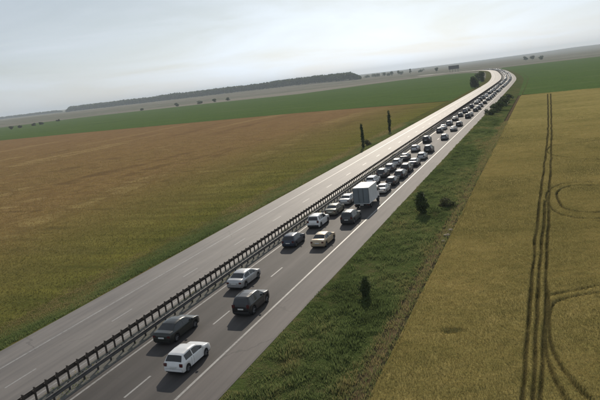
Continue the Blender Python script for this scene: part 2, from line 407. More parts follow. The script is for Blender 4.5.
def track_dist(px, py):
    d = np.full(px.shape, 9.0)
    for T in TRACKS:
        P = catmull(T, 1.5)
        for (ax, ay), (bx_, by_) in zip(P[:-1], P[1:]):
            msk = (px > min(ax, bx_) - 1.2) & (px < max(ax, bx_) + 1.2) & (py > min(ay, by_) - 1.2) & (py < max(ay, by_) + 1.2)
            if not msk.any(): continue
            qx, qy = px[msk] - ax, py[msk] - ay; ex, ey = bx_ - ax, by_ - ay
            t = np.clip((qx * ex + qy * ey) / (ex * ex + ey * ey + 1e-9), 0, 1)
            d[msk] = np.minimum(d[msk], np.hypot(qx - t * ex, qy - t * ey))
    return d
def wheat_top(px, py, td=None):
    if td is None: td = track_dist(px + .30 * (fbm(px / 2.2, py / 6, 77, 3) - .5), py + .8 * (fbm(px / 4, py / 9, 78, 3) - .5))
    z = .02 + .16 * (fbm(px / 3.5, py / 5, 5, 3) - .5) + .12 * (fbm(px / .7, py / .7, 9, 2) - .5)
    hw = .035 + .06 * fbm(px / 3, py / 6, 21, 2) + .0005 * py
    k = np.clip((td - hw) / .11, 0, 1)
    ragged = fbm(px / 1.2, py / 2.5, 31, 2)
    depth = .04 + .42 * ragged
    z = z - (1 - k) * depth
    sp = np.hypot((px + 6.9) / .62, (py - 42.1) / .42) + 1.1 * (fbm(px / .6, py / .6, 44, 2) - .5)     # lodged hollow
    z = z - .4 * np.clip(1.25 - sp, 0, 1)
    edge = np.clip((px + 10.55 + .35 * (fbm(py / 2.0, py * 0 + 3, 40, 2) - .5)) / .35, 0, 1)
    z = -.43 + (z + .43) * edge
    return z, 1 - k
xs = np.concatenate([np.arange(-10.7, -2.6, .2), np.arange(-2.6, 4, .07), np.arange(4, 13.0, .2), np.arange(13, 24, .5), np.geomspace(25, 420, 24)])
ys = np.concatenate([np.arange(8, 30, 1.0), np.arange(30, 146, .32), np.arange(146, 322, 1.2)])
WX, WY = np.meshgrid(xs, ys, indexing='ij')
WZ, WT = wheat_top(WX, WY)
lim = 331 - 12.0 * np.clip((WX + 11) / 35, 0, 3)
WYc = np.minimum(WY, lim)
nx, ny = WX.shape; idx = np.arange(nx * ny).reshape(nx, ny)
F = np.stack([idx[:-1, :-1], idx[1:, :-1], idx[1:, 1:], idx[:-1, 1:]], -1).reshape(-1, 4)
V = np.stack([WX, WYc, WZ], -1).reshape(-1, 3)
m = Nodes('wheat_canopy'); v = m.obj((.6, 1.2, 1), rad(-6)); o3 = m.obj()
a = m.noise(v, .05, 6, .6, .4); b = m.noise(o3, .55, 5, .62, .2); f = m.noise(o3, 6, 4, .65)
t = m.math('ADD', m.math('MULTIPLY', a, .55), m.math('MULTIPLY', b, .45))
c = m.ramp(t, [(.34, (0.1656, 0.1485, 0.0480)), (.45, (0.2435, 0.2042, 0.0702)), (.55, (0.3019, 0.2450, 0.0887)), (.66, (0.3799, 0.3007, 0.1183))])
c = m.mix(1.0, c, m.ramp(f, [(.25, (.68, .68, .66)), (.75, (1.28, 1.28, 1.28))]), 'MULTIPLY')
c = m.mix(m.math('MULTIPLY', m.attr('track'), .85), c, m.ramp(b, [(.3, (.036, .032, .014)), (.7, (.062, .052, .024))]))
m.base(c); m.set(1.0, 0, 0.0); m.bump(f, .7, .15)
M_WHEAT = m.m
wf = link('wheat_field', fast_mesh('wheat_field', V, F, {'track': WT.ravel()}, True), M_WHEAT, None, 'structure')
tag(wf, 'golden green wheat field with looping tractor tracks on the right')

# ------------------------------------------------------------------ grass and crop blades (stuff)
def blade_mat(name, stops, trans=.35, rough=.7):
    m = Nodes(name); c = m.ramp(m.attr('tone'), stops)
    m.base(c); m.set(rough, 0, .2)
    tr = m.n('ShaderNodeBsdfTranslucent'); m.l(c, tr.inputs[0]); mxs = m.n('ShaderNodeMixShader'); mxs.inputs[0].default_value = trans
    m.l(m.b.outputs[0], mxs.inputs[1]); m.l(tr.outputs[0], mxs.inputs[2]); m.l(mxs.outputs[0], m.o.inputs[0]); return m.m
def blades(name, X, Y, Z, h, w, tone, mat, lean=.45, label=None, cat='grass', parent=None):
    n = len(X); a = RNG.uniform(0, 2 * np.pi, n); la = RNG.uniform(0, 2 * np.pi, n); ln = RNG.uniform(.1, 1, n) * lean * h
    V = np.empty((n, 3, 3)); dx = np.cos(a) * w / 2; dy = np.sin(a) * w / 2
    V[:, 0] = np.stack([X - dx, Y - dy, Z], -1); V[:, 1] = np.stack([X + dx, Y + dy, Z], -1)
    V[:, 2] = np.stack([X + np.cos(la) * ln, Y + np.sin(la) * ln, Z + h], -1)
    F = np.arange(n * 3).reshape(n, 3)
    o = link(name, fast_mesh(name, V.reshape(-1, 3), F, {'tone': np.repeat(np.clip(tone, 0, 1), 3)}), mat, parent, 'stuff')
    if label: tag(o, label, cat)
    return o
def clumpy(n, x0, x1, y0, y1, ypow, csize, keep=None):
    """random points, denser near y0, gathered in clumps"""
    nc = n // 9; cx = RNG.uniform(x0, x1, nc); cy = y0 + (y1 - y0) * RNG.uniform(0, 1, nc) ** ypow
    ct = RNG.uniform(0, 1, nc); k = RNG.integers(0, nc, n)
    s = csize * (1 + cy[k] / 70)
    return cx[k] + RNG.normal(0, 1, n) * s, cy[k] + RNG.normal(0, 1, n) * s, ct[k]

def prof_z(X, prof): return np.interp(X, [p[0] for p in prof], [p[1] for p in prof])
G_STOPS = [(0, (0.0607, 0.0780, 0.0276)), (.3, (0.1148, 0.1560, 0.0529)), (.52, (0.1688, 0.2054, 0.0759)), (.74, (0.2700, 0.2275, 0.0978)), (1, (0.3510, 0.2730, 0.1380))]
M_GRASS = blade_mat('grass_blade', G_STOPS, .5)
# right verge
X, Y, C = clumpy(330000, -19.9, -12.3, 18, 230, 1.9, .16)
ok = (X < -12.0) & (X > -19.95 + .25 * vnoise(Y / 1.5, Y * 0, 2)); X, Y, C = X[ok], Y[ok], C[ok]
patch = fbm(X / 3.5, Y / 8, 61, 4); low = fbm(X / 1.0, Y / 1.6, 71, 3)
h = (.10 + .34 * np.clip((low - .3) * 1.9, 0, 1) * (.4 + C)) * RNG.uniform(.6, 1.25, len(X)) * (.45 + .55 * np.clip((X + 19.9) * -1 / -1.2, 0, 1))
tone = -.10 + .86 * patch + .28 * np.clip((-18.6 - X) / 1.2, 0, 1) * vnoise(X * .5, Y / 6, 12) + .22 * (C - .5) + .22 * RNG.uniform(-.5, .5, len(X)) + .28 * np.clip((X + 14.3) / 2.2, 0, 1) * vnoise(X, Y / 4, 8)
blades('verge_grass', X, Y, prof_z(X, VR_PROF) - .03, h, (.035 + .035 * C) * (1 + Y / 80), tone, M_GRASS, .5, 'long rough green grass on the verge right of the motorway')
# fringe between dirt path and wheat
X, Y, C = clumpy(26000, -12.4, -10.5, 18, 200, 1.7, .12)
blades('path_grass', X, Y, prof_z(X, VR_PROF) - .03, RNG.uniform(.12, .4, len(X)), .04 * (1 + Y / 80), .45 + .5 * C * RNG.uniform(.5, 1.2, len(X)), M_GRASS, .5, 'thin dry grass along the dirt path beside the wheat')
# left verge and field
X, Y, C = clumpy(170000, -50.5, -43.1, 12, 230, 1.5, .2)
ok = X < -43.15 - .25 * vnoise(Y / 1.5, Y * 0, 2); X, Y, C = X[ok], Y[ok], C[ok]
patch = fbm(X / 4, Y / 9, 161, 4)
tone = .12 + .62 * patch + .2 * (C - .5) + .2 * RNG.uniform(-.5, .5, len(X)) + .38 * np.clip((-44.5 - X) / 5.5, 0, 1)
blades('roadside_grass', X, Y, prof_z(X, VL_PROF) - .03, (.06 + .32 * fbm(X, Y / 1.6, 81, 3) * np.clip((X + 50.5) / 5, .25, 1)) * RNG.uniform(.5, 1.2, len(X)), (.04 + .03 * C) * (1 + Y / 80), tone, M_GRASS, .5, 'green grass edging the left carriageway')
R_STOPS = [(0, (0.0869, 0.0942, 0.0264)), (.3, (0.1650, 0.1431, 0.0430)), (.55, (0.2694, 0.1818, 0.0661)), (.8, (0.3476, 0.2273, 0.0910)), (1, (0.4346, 0.3029, 0.1323))]
M_RIPE_B = blade_mat('ripe_blade', R_STOPS, .5)
n = 300000; Y = 10 + 330 * RNG.beta(1, 3.2, n); X = -47 - (Y * 1.15 + 45) * RNG.uniform(0, 1, n)
ok = (Y < 338) & (X > -420); X, Y = X[ok], Y[ok]
near = np.clip((X + 95) / 50, 0, 1)
tone = .30 + .42 * fbm(X / 12 + Y / 60, Y / 40, 181, 4) + .25 * RNG.uniform(-.5, .5, len(X)) - .36 * near * (.45 + .9 * fbm(X / 6, Y / 12, 191, 3))
blades('ripe_crop', X, Y, np.full(len(X), -.54), RNG.uniform(.10, .22, len(X)), .05 * (1 + Y / 60), tone, M_RIPE_B, 1.2, 'brown ripening crop stalks across the left field', 'crop')
# wheat
W_STOPS = [(0, (0.1014, 0.0924, 0.0347)), (.3, (0.2029, 0.1722, 0.0599)), (.6, (0.3211, 0.2582, 0.0946)), (.85, (0.4226, 0.3266, 0.1339)), (1, (0.5240, 0.4064, 0.1890))]
M_WHEAT_B = blade_mat('wheat_blade', W_STOPS, .45)
n = 420000; Y = 22 + 200 * RNG.beta(1, 2.6, n); X = -10.6 + (13.0 + Y * .09) * RNG.uniform(0, 1, n)
z, tk = wheat_top(X, Y); ok = (tk < .5) | (RNG.uniform(0, 1, n) < .28); X, Y, z, tk = X[ok], Y[ok], z[ok], tk[ok]
tone = .02 + .85 * fbm(X / 7 + Y / 50, Y / 7, 201, 4) + .32 * RNG.uniform(-.5, .5, len(X)) + .15 * (fbm(X / .9, Y / .9, 211, 2) - .5) - .25 * tk
blades('wheat', X, Y, z - .12, RNG.uniform(.14, .3, len(X)), .03 * (1 + Y / 55), tone, M_WHEAT_B, .55, 'standing wheat ears covering the field on the right', 'wheat')
# tufts in the median
X = RNG.uniform(-32.9, -31.0, 9000); Y = RNG.uniform(15, 200, 9000); ok = fbm(X / .8, Y / 3, 5, 3) > .56; X, Y = X[ok], Y[ok]
blades('median_weeds', X, Y, np.full(len(X), .04), RNG.uniform(.05, .22, len(X)), .05 * (1 + Y / 90), RNG.uniform(.3, .9, len(X)), M_GRASS, .5, 'sparse dry weeds in the gravel median', 'weeds')

# ------------------------------------------------------------------ guardrails
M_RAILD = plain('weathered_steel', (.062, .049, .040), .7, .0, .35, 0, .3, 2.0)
M_RAILG = plain('galvanised_steel', (.075, .072, .070), .6, .15, .5, 0, .25, 1.5)
M_POSTG = plain('post_steel', (.06, .055, .05), .65, .1, .4, 0, .25, 2.0)
def guardrail(name, label, post_off, side, zt, post_top, spacing, beam_mat, post_mat, y0):
    """side -1: beam left of the posts, +1: right"""
    root = empty(name, (*along(0, post_off)[:2], 0)); inv = root.matrix_basis.inverted()
    tag(root, label, 'guardrail', 'median guardrails')
    bo = post_off + side * .24; w = .045
    prof = [(0, zt - .335), (side * w, zt - .30), (side * w, zt - .235), (0, zt - .175), (0, zt - .155), (side * w, zt - .10), (side * w, zt - .03), (0, zt)]
    back = [(o - side * .012, z) for o, z in prof[::-1]]
    ring = [(bo + o, z) for o, z in prof + back]
    ss = CS[(CS > -60)]; V = []
    for s in ss:
        for o, z in ring:
            x, y, _ = along(s, o); V.append((x - root.location.x, y - root.location.y, z))
    n = len(ring); F = [(i * n + j, i * n + (j + 1) % n, (i + 1) * n + (j + 1) % n, (i + 1) * n + j) for i in range(len(ss) - 1) for j in range(n)]
    link('beam', fast_mesh('beam', V, F), beam_mat, root)
    # C-section post with spacer block
    bm = bmesh.new()
    def bx(x0, x1, y0_, y1_, z0, z1):
        c = bmesh.ops.create_cube(bm, size=1.0)['verts']
        for vv in c: vv.co = Vector(((x0 + x1) / 2 + vv.co.x * (x1 - x0), (y0_ + y1_) / 2 + vv.co.y * (y1_ - y0_), (z0 + z1) / 2 + vv.co.z * (z1 - z0)))
    bx(-.065, .065, -.04, -.028, -.1, post_top); bx(-.065, -.053, -.028, .04, -.1, post_top); bx(.053, .065, -.028, .04, -.1, post_top)
    s0, s1 = (.066, .2335) if side > 0 else (-.2335, -.066)
    bx(s0, s1, -.045, .045, zt - .29, zt - .05)
    pm_ = bpy.data.meshes.new('post'); bm.to_mesh(pm_); bm.free(); pm_.materials.append(post_mat)
    pts = []; s = y0 - spacing * int(14 / spacing)
    while s < 1330: pts.append(s); s += spacing
    for s in pts[:300]:
        x, y, a = along(s, post_off); o = link('post', pm_, None, root); o.location = (x - root.location.x, y - root.location.y, 0); o.rotation_euler.z = a
    base = np.array([v.co for v in pm_.vertices]); q = [tuple(p.vertices) for p in pm_.polygons]; VV = []; FF = []
    for s in pts[300:]:
        x, y, a = along(s, post_off); k = len(VV) * len(base); ca, sa = math.cos(a), math.sin(a)
        VV.append(np.stack([base[:, 0] * ca - base[:, 1] * sa + x - root.location.x, base[:, 0] * sa + base[:, 1] * ca + y - root.location.y, base[:, 2]], -1))
        FF += [tuple(i + k for i in f_) for f_ in q]
    link('far_posts', fast_mesh('far_posts', np.concatenate(VV), FF), post_mat, root, 'stuff')
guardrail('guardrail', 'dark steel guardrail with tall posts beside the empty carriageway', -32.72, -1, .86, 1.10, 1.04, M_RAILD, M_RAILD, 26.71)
guardrail('guardrail', 'lower grey guardrail beside the queuing cars', -31.42, 1, .74, .70, 1.48, M_RAILG, M_POSTG, 29.5)

# ------------------------------------------------------------------ vehicles
M_GLASS = Nodes('car_glass'); M_GLASS.base((.012, .014, .016)); M_GLASS.set(.06, 0, .7); M_GLASS = M_GLASS.m
M_TYRE = plain('tyre_rubber', (.018, .018, .018), .85, 0, .2)
M_RIM = plain('wheel_rim', (.13, .13, .135), .45, .6)
M_TRIM = plain('black_trim', (.02, .02, .021), .6)
M_UNDER = plain('underbody', (.012, .012, .012), .9)
def lamp_m(name, c):
    m = Nodes(name); m.base(c); m.set(.15, 0, .6, .5); return m.m
M_TAIL = lamp_m('tail_lamp', (.075, .010, .010)); M_HEAD = lamp_m('head_lamp', (.55, .57, .6)); 
M_PLATE = plain('plate', (.62, .62, .6), .5, vary=.05)
PAINT = {}
def paintm(name, col, metal=.0, rough=.32):
    m = Nodes('paint_' + name); v = m.obj(); d = m.noise(v, 1.3, 4, .6)
    m.base(m.ramp(d, [(.3, sc3(col, .9)), (.7, sc3(col, 1.06))])); m.set(rough, metal, .42, .45, .06); PAINT[name] = m.m
paintm('white', (.74, .74, .73)); paintm('silver', (.42, .42, .42), .5, .35); paintm('grey', (.17, .17, .175), .4)
paintm('black', (.009, .009, .010)); paintm('charcoal', (.045, .047, .05), .3); paintm('navy', (.022, .032, .055), .2)
paintm('beige', (.46, .36, .24), .3, .38); paintm('olive', (.16, .155, .12), .35); paintm('red', (.16, .022, .02)); paintm('green', (.016, .019, .016), .1)

def submesh(name, V, faces, mats, smooth=True):
    """faces: list of (tuple, slot)"""
    used = sorted({i for f_, _ in faces for i in f_}); mp_ = {i: k for k, i in enumerate(used)}
    me = mesh(name, [V[i] for i in used], [tuple(mp_[i] for i in f_) for f_, _ in faces], smooth)
    for m_ in mats: me.materials.append(m_)
    me.polygons.foreach_set('material_index', [s for _, s in faces]); me.update(); return me

SPEC = {  # L, half width, profile (y, z top) from the rear, belt height, rear glass, windscreen, wheels
    'hatchback': dict(L=3.95, W=.85, zb=.92, prof=[(0, .60), (.03, .72), (.09, .93), (.13, 1.0), (.42, 1.36), (.62, 1.43), (1.3, 1.475), (2.0, 1.44), (2.25, 1.37), (3.02, .99), (3.15, .965), (3.6, .90), (3.85, .76), (3.95, .56)], rg=(.13, .42), ws=(2.25, 3.02), win=(.55, 2.75), pil=(1.45,), wheels=(.68, 3.13), wr=.30),
    'sedan': dict(L=4.55, W=.88, zb=.93, prof=[(0, .58), (.03, .74), (.08, .97), (.16, 1.02), (.62, 1.05), (1.26, 1.37), (1.5, 1.42), (2.0, 1.45), (2.5, 1.42), (2.72, 1.36), (3.5, 1.0), (3.62, .97), (4.15, .88), (4.44, .74), (4.55, .54)], rg=(.64, 1.24), ws=(2.72, 3.5), win=(1.0, 3.2), pil=(2.05,), wheels=(.92, 3.66), wr=.31),
    'suv': dict(L=4.35, W=.91, zb=1.05, prof=[(0, .70), (.03, .90), (.07, 1.08), (.1, 1.12), (.30, 1.58), (.48, 1.66), (1.3, 1.70), (2.2, 1.66), (2.45, 1.59), (3.1, 1.15), (3.22, 1.12), (3.95, 1.04), (4.25, .9), (4.35, .62)], rg=(.1, .3), ws=(2.45, 3.1), win=(.45, 2.85), pil=(.95, 1.75), wheels=(.78, 3.5), wr=.36),
    'estate': dict(L=4.5, W=.88, zb=.95, prof=[(0, .60), (.03, .76), (.08, .97), (.12, 1.02), (.40, 1.40), (.58, 1.46), (1.6, 1.50), (2.4, 1.46), (2.65, 1.38), (3.45, 1.02), (3.58, .985), (4.1, .90), (4.38, .76), (4.5, .55)], rg=(.12, .4), ws=(2.65, 3.45), win=(.5, 3.15), pil=(1.15, 2.0), wheels=(.9, 3.6), wr=.32),
}
def car_parts(kind):
    """part name -> list of meshes (paint slot first); coordinates from the middle of the rear bumper"""
    p = SPEC[kind]; L, W_, zb0, wr = p['L'], p['W'], p['zb'], p['wr']
    keys = [y for y, _ in p['prof']] + list(p['rg']) + list(p['ws']) + list(p['win'])
    for q in p['pil']: keys += [q - .045, q + .045]
    seams = [p['wheels'][0] + wr + .16, p['pil'][-1], p['ws'][1] - .32]
    for q in seams: keys += [q - .011, q + .011]
    for wy in p['wheels']: keys += list(wy + (wr + .06) * np.cos(np.linspace(0, np.pi, 9)))
    keys += list(np.linspace(0, L, 22)); keys = sorted(k for k in keys if 0 <= k <= L)
    ys_ = [keys[0]]
    for k in keys[1:]:
        if k - ys_[-1] > .018: ys_.append(k)
    ys_[-1] = L; ys_ = np.array(ys_)
    zt = np.interp(ys_, *zip(*p['prof']))
    V = []; NR = 12
    for y, z in zip(ys_, zt):
        w = W_ * (1 - .10 * max(0, 1 - y / .45) ** 2.2 - .17 * max(0, (y - (L - .75)) / .75) ** 2.2)
        zs = .24
        for wy in p['wheels']:
            d2 = (wr + .055) ** 2 - (y - wy) ** 2
            if d2 > 0: zs = max(zs, wr + math.sqrt(d2) * .98)
        if y < .05: zs = max(zs, .30)
        if y > L - .08: zs = max(zs, .26)
        zb = min(zb0, z - .03); zb = max(zb, zs + .1)
        k = min(max((z - zb0) / .44, 0), 1); re = w * (.93 - .2 * k)
        sec = [(w * .93, zs), (w * .985, zs + .05), (w, zs + .05 + (zb - zs) * .45), (w * .99, zb - .05), (w * .955, zb)]
        e0 = (w * .945, zb + .012); e1 = (re, max(z - .05 * (.3 + .7 * k), zb + .018))
        sec += [(e0[0] + (e1[0] - e0[0]) * t, e0[1] + (e1[1] - e0[1]) * t) for t in (.06, .5, .88, 1)]
        sec += [(re * .92, z - .012), (re * .5, z + .004), (0, z + .01)]
        V += [(x, y, q) for x, q in sec]
    n = len(ys_)
    VL = list(V) + [(-x, y, z) for x, y, z in V]; off = len(V)
    groups = {}
    def put(key, f_, slot=0): groups.setdefault(key, []).append((f_, slot))
    for i in range(n - 1):
        ym = (ys_[i] + ys_[i + 1]) / 2; zl = min(zt[i], zt[i + 1])
        for j in range(NR - 1):
            a, b, c, d = i * NR + j, i * NR + j + 1, (i + 1) * NR + j + 1, (i + 1) * NR + j
            for sgn in (0, 1):
                f_ = (a + sgn * off, b + sgn * off, c + sgn * off, d + sgn * off)
                if not sgn: f_ = f_[::-1]
                key = 'body'
                if j in (5, 6) and p['win'][0] < ym < p['win'][1] and zl > zb0 + .16 and not any(abs(ym - q) < .045 for q in p['pil']):
                    seg = sum(ym > q for q in p['pil']); key = ('side_window', sgn, seg)
                elif j >= 9 and p['rg'][0] + .001 < ym < p['rg'][1] - .001: key = ('rear_window',)
                elif j >= 9 and p['ws'][0] + .001 < ym < p['ws'][1] - .001: key = ('windscreen',)
                elif 1 <= j <= 3 and any(abs(ym - q) < .011 for q in seams): key = ('door_seam', sgn, min(range(3), key=lambda q_: abs(ym - seams[q_])))
                elif j == 0 and p['wheels'][0] + wr + .1 < ym < p['wheels'][1] - wr - .1: key = ('sill', sgn)
                put(key, f_, 0)
    # end caps
    for i, rev in ((0, False), (n - 1, True)):
        r = [i * NR + j for j in range(NR)]; l = [off + i * NR + j for j in range(NR - 1)][::-1]
        f_ = tuple(r + l); put('body', f_[::-1] if rev else f_, 0)
    out_ = []
    out_.append(('body', submesh('body', VL, groups.pop('body'), [PAINT['white']])))
    for key, fs in groups.items(): out_.append((key[0], submesh(key[0], VL, fs, [M_TRIM if key[0] in ('door_seam', 'sill') else M_GLASS])))
    def boxm(name, x0, x1, y0, y1, z0, z1, mat, bev=.02):
        bm = bmesh.new(); c = bmesh.ops.create_cube(bm, size=1.0)['verts']
        for vv in c: vv.co = Vector(((x0 + x1) / 2 + vv.co.x * (x1 - x0), (y0 + y1) / 2 + vv.co.y * (y1 - y0), (z0 + z1) / 2 + vv.co.z * (z1 - z0)))
        if bev: bmesh.ops.bevel(bm, geom=bm.edges[:], offset=bev, segments=2, affect='EDGES')
        me = bpy.data.meshes.new(name); bm.to_mesh(me); bm.free(); me.materials.append(mat); return me
    out_.append(('underbody', boxm('underbody', -W_ * .86, W_ * .86, .08, L - .12, .17, .52, M_UNDER, .03)))
    wq = W_ * .9
    out_.append(('bumper', boxm('bumper', -wq * .97, wq * .97, -.035, .10, .30, .53, M_TRIM if kind in ('suv',) else PAINT['white'], .035)))
    out_.append(('bumper', boxm('bumper', -wq * .84, wq * .84, L - .14, L + .02, .28, .50, PAINT['white'], .035)))
    zt0 = .66 if kind != 'suv' else .80
    for s in (-1, 1):
        hgt = {'suv': .30, 'hatchback': .24, 'sedan': .17, 'estate': .3}[kind]
        x0, x1 = sorted((s * W_ * .62, s * W_ * .915)); out_.append(('tail_light', boxm('tail_light', x0, x1, -.012, .14, zt0, zt0 + hgt, M_TAIL, .02)))
        x0, x1 = sorted((s * W_ * .45, s * W_ * .80)); out_.append(('headlight', boxm('headlight', x0, x1, L - .16, L - .0, .58, .72, M_HEAD, .02)))
        x0, x1 = sorted((s * W_ * .96, s * (W_ + .17))); my = p['ws'][1] - .42
        out_.append(('mirror', boxm('mirror', x0, x1, my, my + .12, zb0 + .0, zb0 + .15, PAINT['white'], .03)))
    zp = {'hatchback': .63, 'sedan': .66, 'suv': .72, 'estate': .66}[kind]
    out_.append(('number_plate', boxm('number_plate', -.26, .26, -.045, -.005, zp - .055, zp + .055, M_PLATE, 0)))
    if kind == 'suv':
        for s in (-1, 1): out_.append(('roof_rail', boxm('roof_rail', s * .56 - .02, s * .56 + .02, .55, 2.1, 1.70, 1.735, M_TRIM, .008)))
    # wheels: tyre ring and spoked rim
    def ring(name, prof, mat, seg=20):
        V_ = []; F_ = []
        for i in range(seg):
            a_ = 2 * math.pi * i / seg
            for r_, x_ in prof: V_.append((x_, r_ * math.cos(a_), r_ * math.sin(a_)))
        k_ = len(prof)
        for i in range(seg):
            for j in range(k_ - 1): F_.append((i * k_ + j, i * k_ + j + 1, ((i + 1) % seg) * k_ + j + 1, ((i + 1) % seg) * k_ + j))
        me = mesh(name, V_, F_, True); me.materials.append(mat); return me
    tyre = ring('tyre', [(wr * .62, -.09), (wr * .93, -.105), (wr, -.07), (wr, .07), (wr * .93, .105), (wr * .62, .09)], M_TYRE)
    rv, rf = [], []
    for sx in (-1, 1):                                     # five-spoke disc on both faces
        b0 = len(rv); rv.append((sx * .075, 0, 0))
        for i in range(20):
            a_ = 2 * math.pi * i / 20; r_ = wr * .64; dep = .088 if i % 4 < 2 else .045
            rv.append((sx * dep, r_ * math.cos(a_), r_ * math.sin(a_)))
        for i in range(20): rf.append((b0, b0 + 1 + i, b0 + 1 + (i + 1) % 20))
    rim = mesh('rim', rv, rf); rim.materials.append(M_RIM)
    return out_, tyre, rim, p
CARS = {}
def build_vehicle(kind):
    parts_, tyre, rim, p = car_parts(kind)
    wheels = [(s * (p['W'] - .12), wy, p['wr']) for s in (-1, 1) for wy in p['wheels']]
    # a single mesh for far copies
    bm = bmesh.new(); mats = [PAINT['white'], M_GLASS, M_TRIM, M_TAIL, M_TYRE]
    def add(me, mat_i, mx_=None):
        t_ = me.copy()
        if mx_: t_.transform(mx_)
        k0 = len(bm.faces); bm.from_mesh(t_); bm.faces.ensure_lookup_table()
        for f_ in bm.faces[k0:]: f_.material_index = mat_i
        bpy.data.meshes.remove(t_)
    for nm, me in parts_:
        m0 = me.materials[0]
        add(me, {PAINT['white']: 0, M_GLASS: 1, M_TAIL: 3, M_HEAD: 0, M_PLATE: 0}.get(m0, 2))
    for w_ in wheels: add(tyre, 4, Matrix.Translation(w_))
    far = bpy.data.meshes.new('far_car'); bm.to_mesh(far); bm.free()
    for m_ in mats: far.materials.append(m_)
    CARS[kind] = (parts_, tyre, rim, wheels, far)
for k_ in SPEC: build_vehicle(k_)

def recolour(o, col):
    for i, sl in enumerate(o.material_slots):
        if sl.material == PAINT['white']:
            sl.link = 'OBJECT'; sl.material = PAINT[col]
CAT = {'hatchback': 'car', 'sedan': 'car', 'suv': 'car', 'estate': 'car'}
NAME = {'hatchback': 'hatchback_car', 'sedan': 'sedan_car', 'suv': 'off_road_car', 'estate': 'estate_car'}
LANE = {'L': -28.62, 'R': -24.85}
def place_car(kind, col, lane, s, label, far=False, dxx=0.0, yaw=0.0, sc=1.0):
    parts_, tyre, rim, wheels, farme = CARS[kind]
    x, y, a = along(s, LANE[lane] + dxx); a += yaw
    if far:
        o = link('car', farme); o.location = (x, y, .002); o.rotation_euler.z = a; recolour(o, col); o.scale = (sc, sc, sc)
        return tag(o, label, 'car', 'far cars in the queue')
    root = empty(NAME[kind], (x, y, .002), a); root.scale = (sc, sc, sc)
    tag(root, label, 'car', 'cars queuing on the right carriageway')
    for nm, me in parts_:
        o = link(nm, me, None, root); recolour(o, col)
    for w_ in wheels:
        t = link('wheel', tyre, None, root); t.location = w_; link('rim', rim, None, t)
    return root

NEAR = [  # kind, paint, lane, rear chainage, label
    ('hatchback', 'white', 'R', 32.6, 'white hatchback nearest the camera in the right lane', .0),
    ('sedan', 'green', 'L', 36.9, 'long near-black saloon beside the guardrail, nearest in the left lane', -.15),
    ('suv', 'black', 'R', 43.0, 'black boxy off-road car beside the silver saloon in the right lane', .05),
    ('sedan', 'silver', 'L', 49.2, 'silver saloon level with the black off-road car, near the guardrail', -.1),
    ('hatchback', 'navy', 'L', 63.2, 'dark navy hatchback in the left lane beside the beige saloon', -.2),
    ('sedan', 'beige', 'R', 63.0, 'beige saloon in the right lane beside the navy hatchback', -.2),
    ('suv', 'white', 'L', 72.0, 'white tall car in the left lane ahead of the navy hatchback', -.25),
    ('sedan', 'olive', 'L', 78.6, 'olive grey saloon just ahead of the white tall car in the left lane', -.1),
    ('suv', 'charcoal', 'R', 73.6, 'charcoal off-road car close behind the white box truck', .1),
    ('sedan', 'silver', 'L', 85.2, 'pale silver saloon in the left lane alongside the box truck', -.1),
]
for kind, col, lane, s, lab, dxx in NEAR: place_car(kind, col, lane, s, lab, dxx=dxx, yaw=random.uniform(-.012, .012))
ORD = ['first', 'second', 'third', 'fourth', 'fifth', 'sixth', 'seventh', 'eighth', 'ninth', 'tenth', 'eleventh', 'twelfth', 'thirteenth', 'fourteenth', 'fifteenth', 'sixteenth', 'seventeenth', 'eighteenth', 'nineteenth', 'twentieth']
MID = {'L': [(100.6, 'estate', 'white'), (107.3, 'suv', 'charcoal'), (114, 'hatchback', 'grey'), (120.6, 'hatchback', 'silver'), (127.2, 'sedan', 'charcoal'), (140.4, 'hatchback', 'silver'), (156, 'suv', 'black'),
             (177.4, 'hatchback', 'charcoal'), (184.6, 'sedan', 'silver'), (197, 'estate', 'grey'), (211.2, 'sedan', 'black'), (225.7, 'hatchback', 'charcoal'), (241, 'suv', 'grey'), (250.5, 'sedan', 'black')],
       'R': [(92.6, 'sedan', 'silver'), (99.2, 'hatchback', 'black'), (105.4, 'estate', 'charcoal'), (111.6, 'suv', 'black'), (118.4, 'sedan', 'charcoal'), (126.9, 'hatchback', 'silver'), (137, 'suv', 'charcoal'),
             (159.4, 'hatchback', 'grey'), (178.6, 'sedan', 'grey'), (191.4, 'estate', 'charcoal'), (217, 'suv', 'black'), (224, 'sedan', 'grey'), (243.6, 'hatchback', 'black'), (252.4, 'estate', 'charcoal')]}
WORD = {'hatchback': 'hatchback', 'sedan': 'saloon', 'suv': 'off-road car', 'estate': 'estate car'}
for lane, rows in MID.items():
    for i, (s, kind, col) in enumerate(rows):
        place_car(kind, col, lane, s, f"{'dark ' if col == 'charcoal' else ''}{'grey' if col == 'charcoal' else col} {WORD[kind]}, {ORD[i]} ahead of the box truck in the {'left' if lane == 'L' else 'right'} lane",
                  dxx=random.uniform(-.2, .15), yaw=random.uniform(-.01, .01), sc=random.uniform(.97, 1.03))
cols = ['black', 'charcoal', 'grey', 'silver', 'charcoal', 'black', 'navy', 'white', 'grey', 'black']
for lane, s in (('L', 263), ('R', 266)):
    while s < 1290:
        kind = random.choice(['hatchback', 'sedan', 'suv', 'estate']); col = random.choice(cols)
        tone = 'pale' if col in ('silver', 'white') else 'dark'
        place_car(kind, col, lane, s, f"distant {tone} car in the {'left' if lane == 'L' else 'right'} queue lane towards the bend", True, dxx=random.uniform(-.25, .2))
        s += 4.6 + random.choice([2.2, 3.4, 5, 7, 10, 15]) * random.uniform(.7, 1.3) * (1.0 if s < 700 else 1.5)

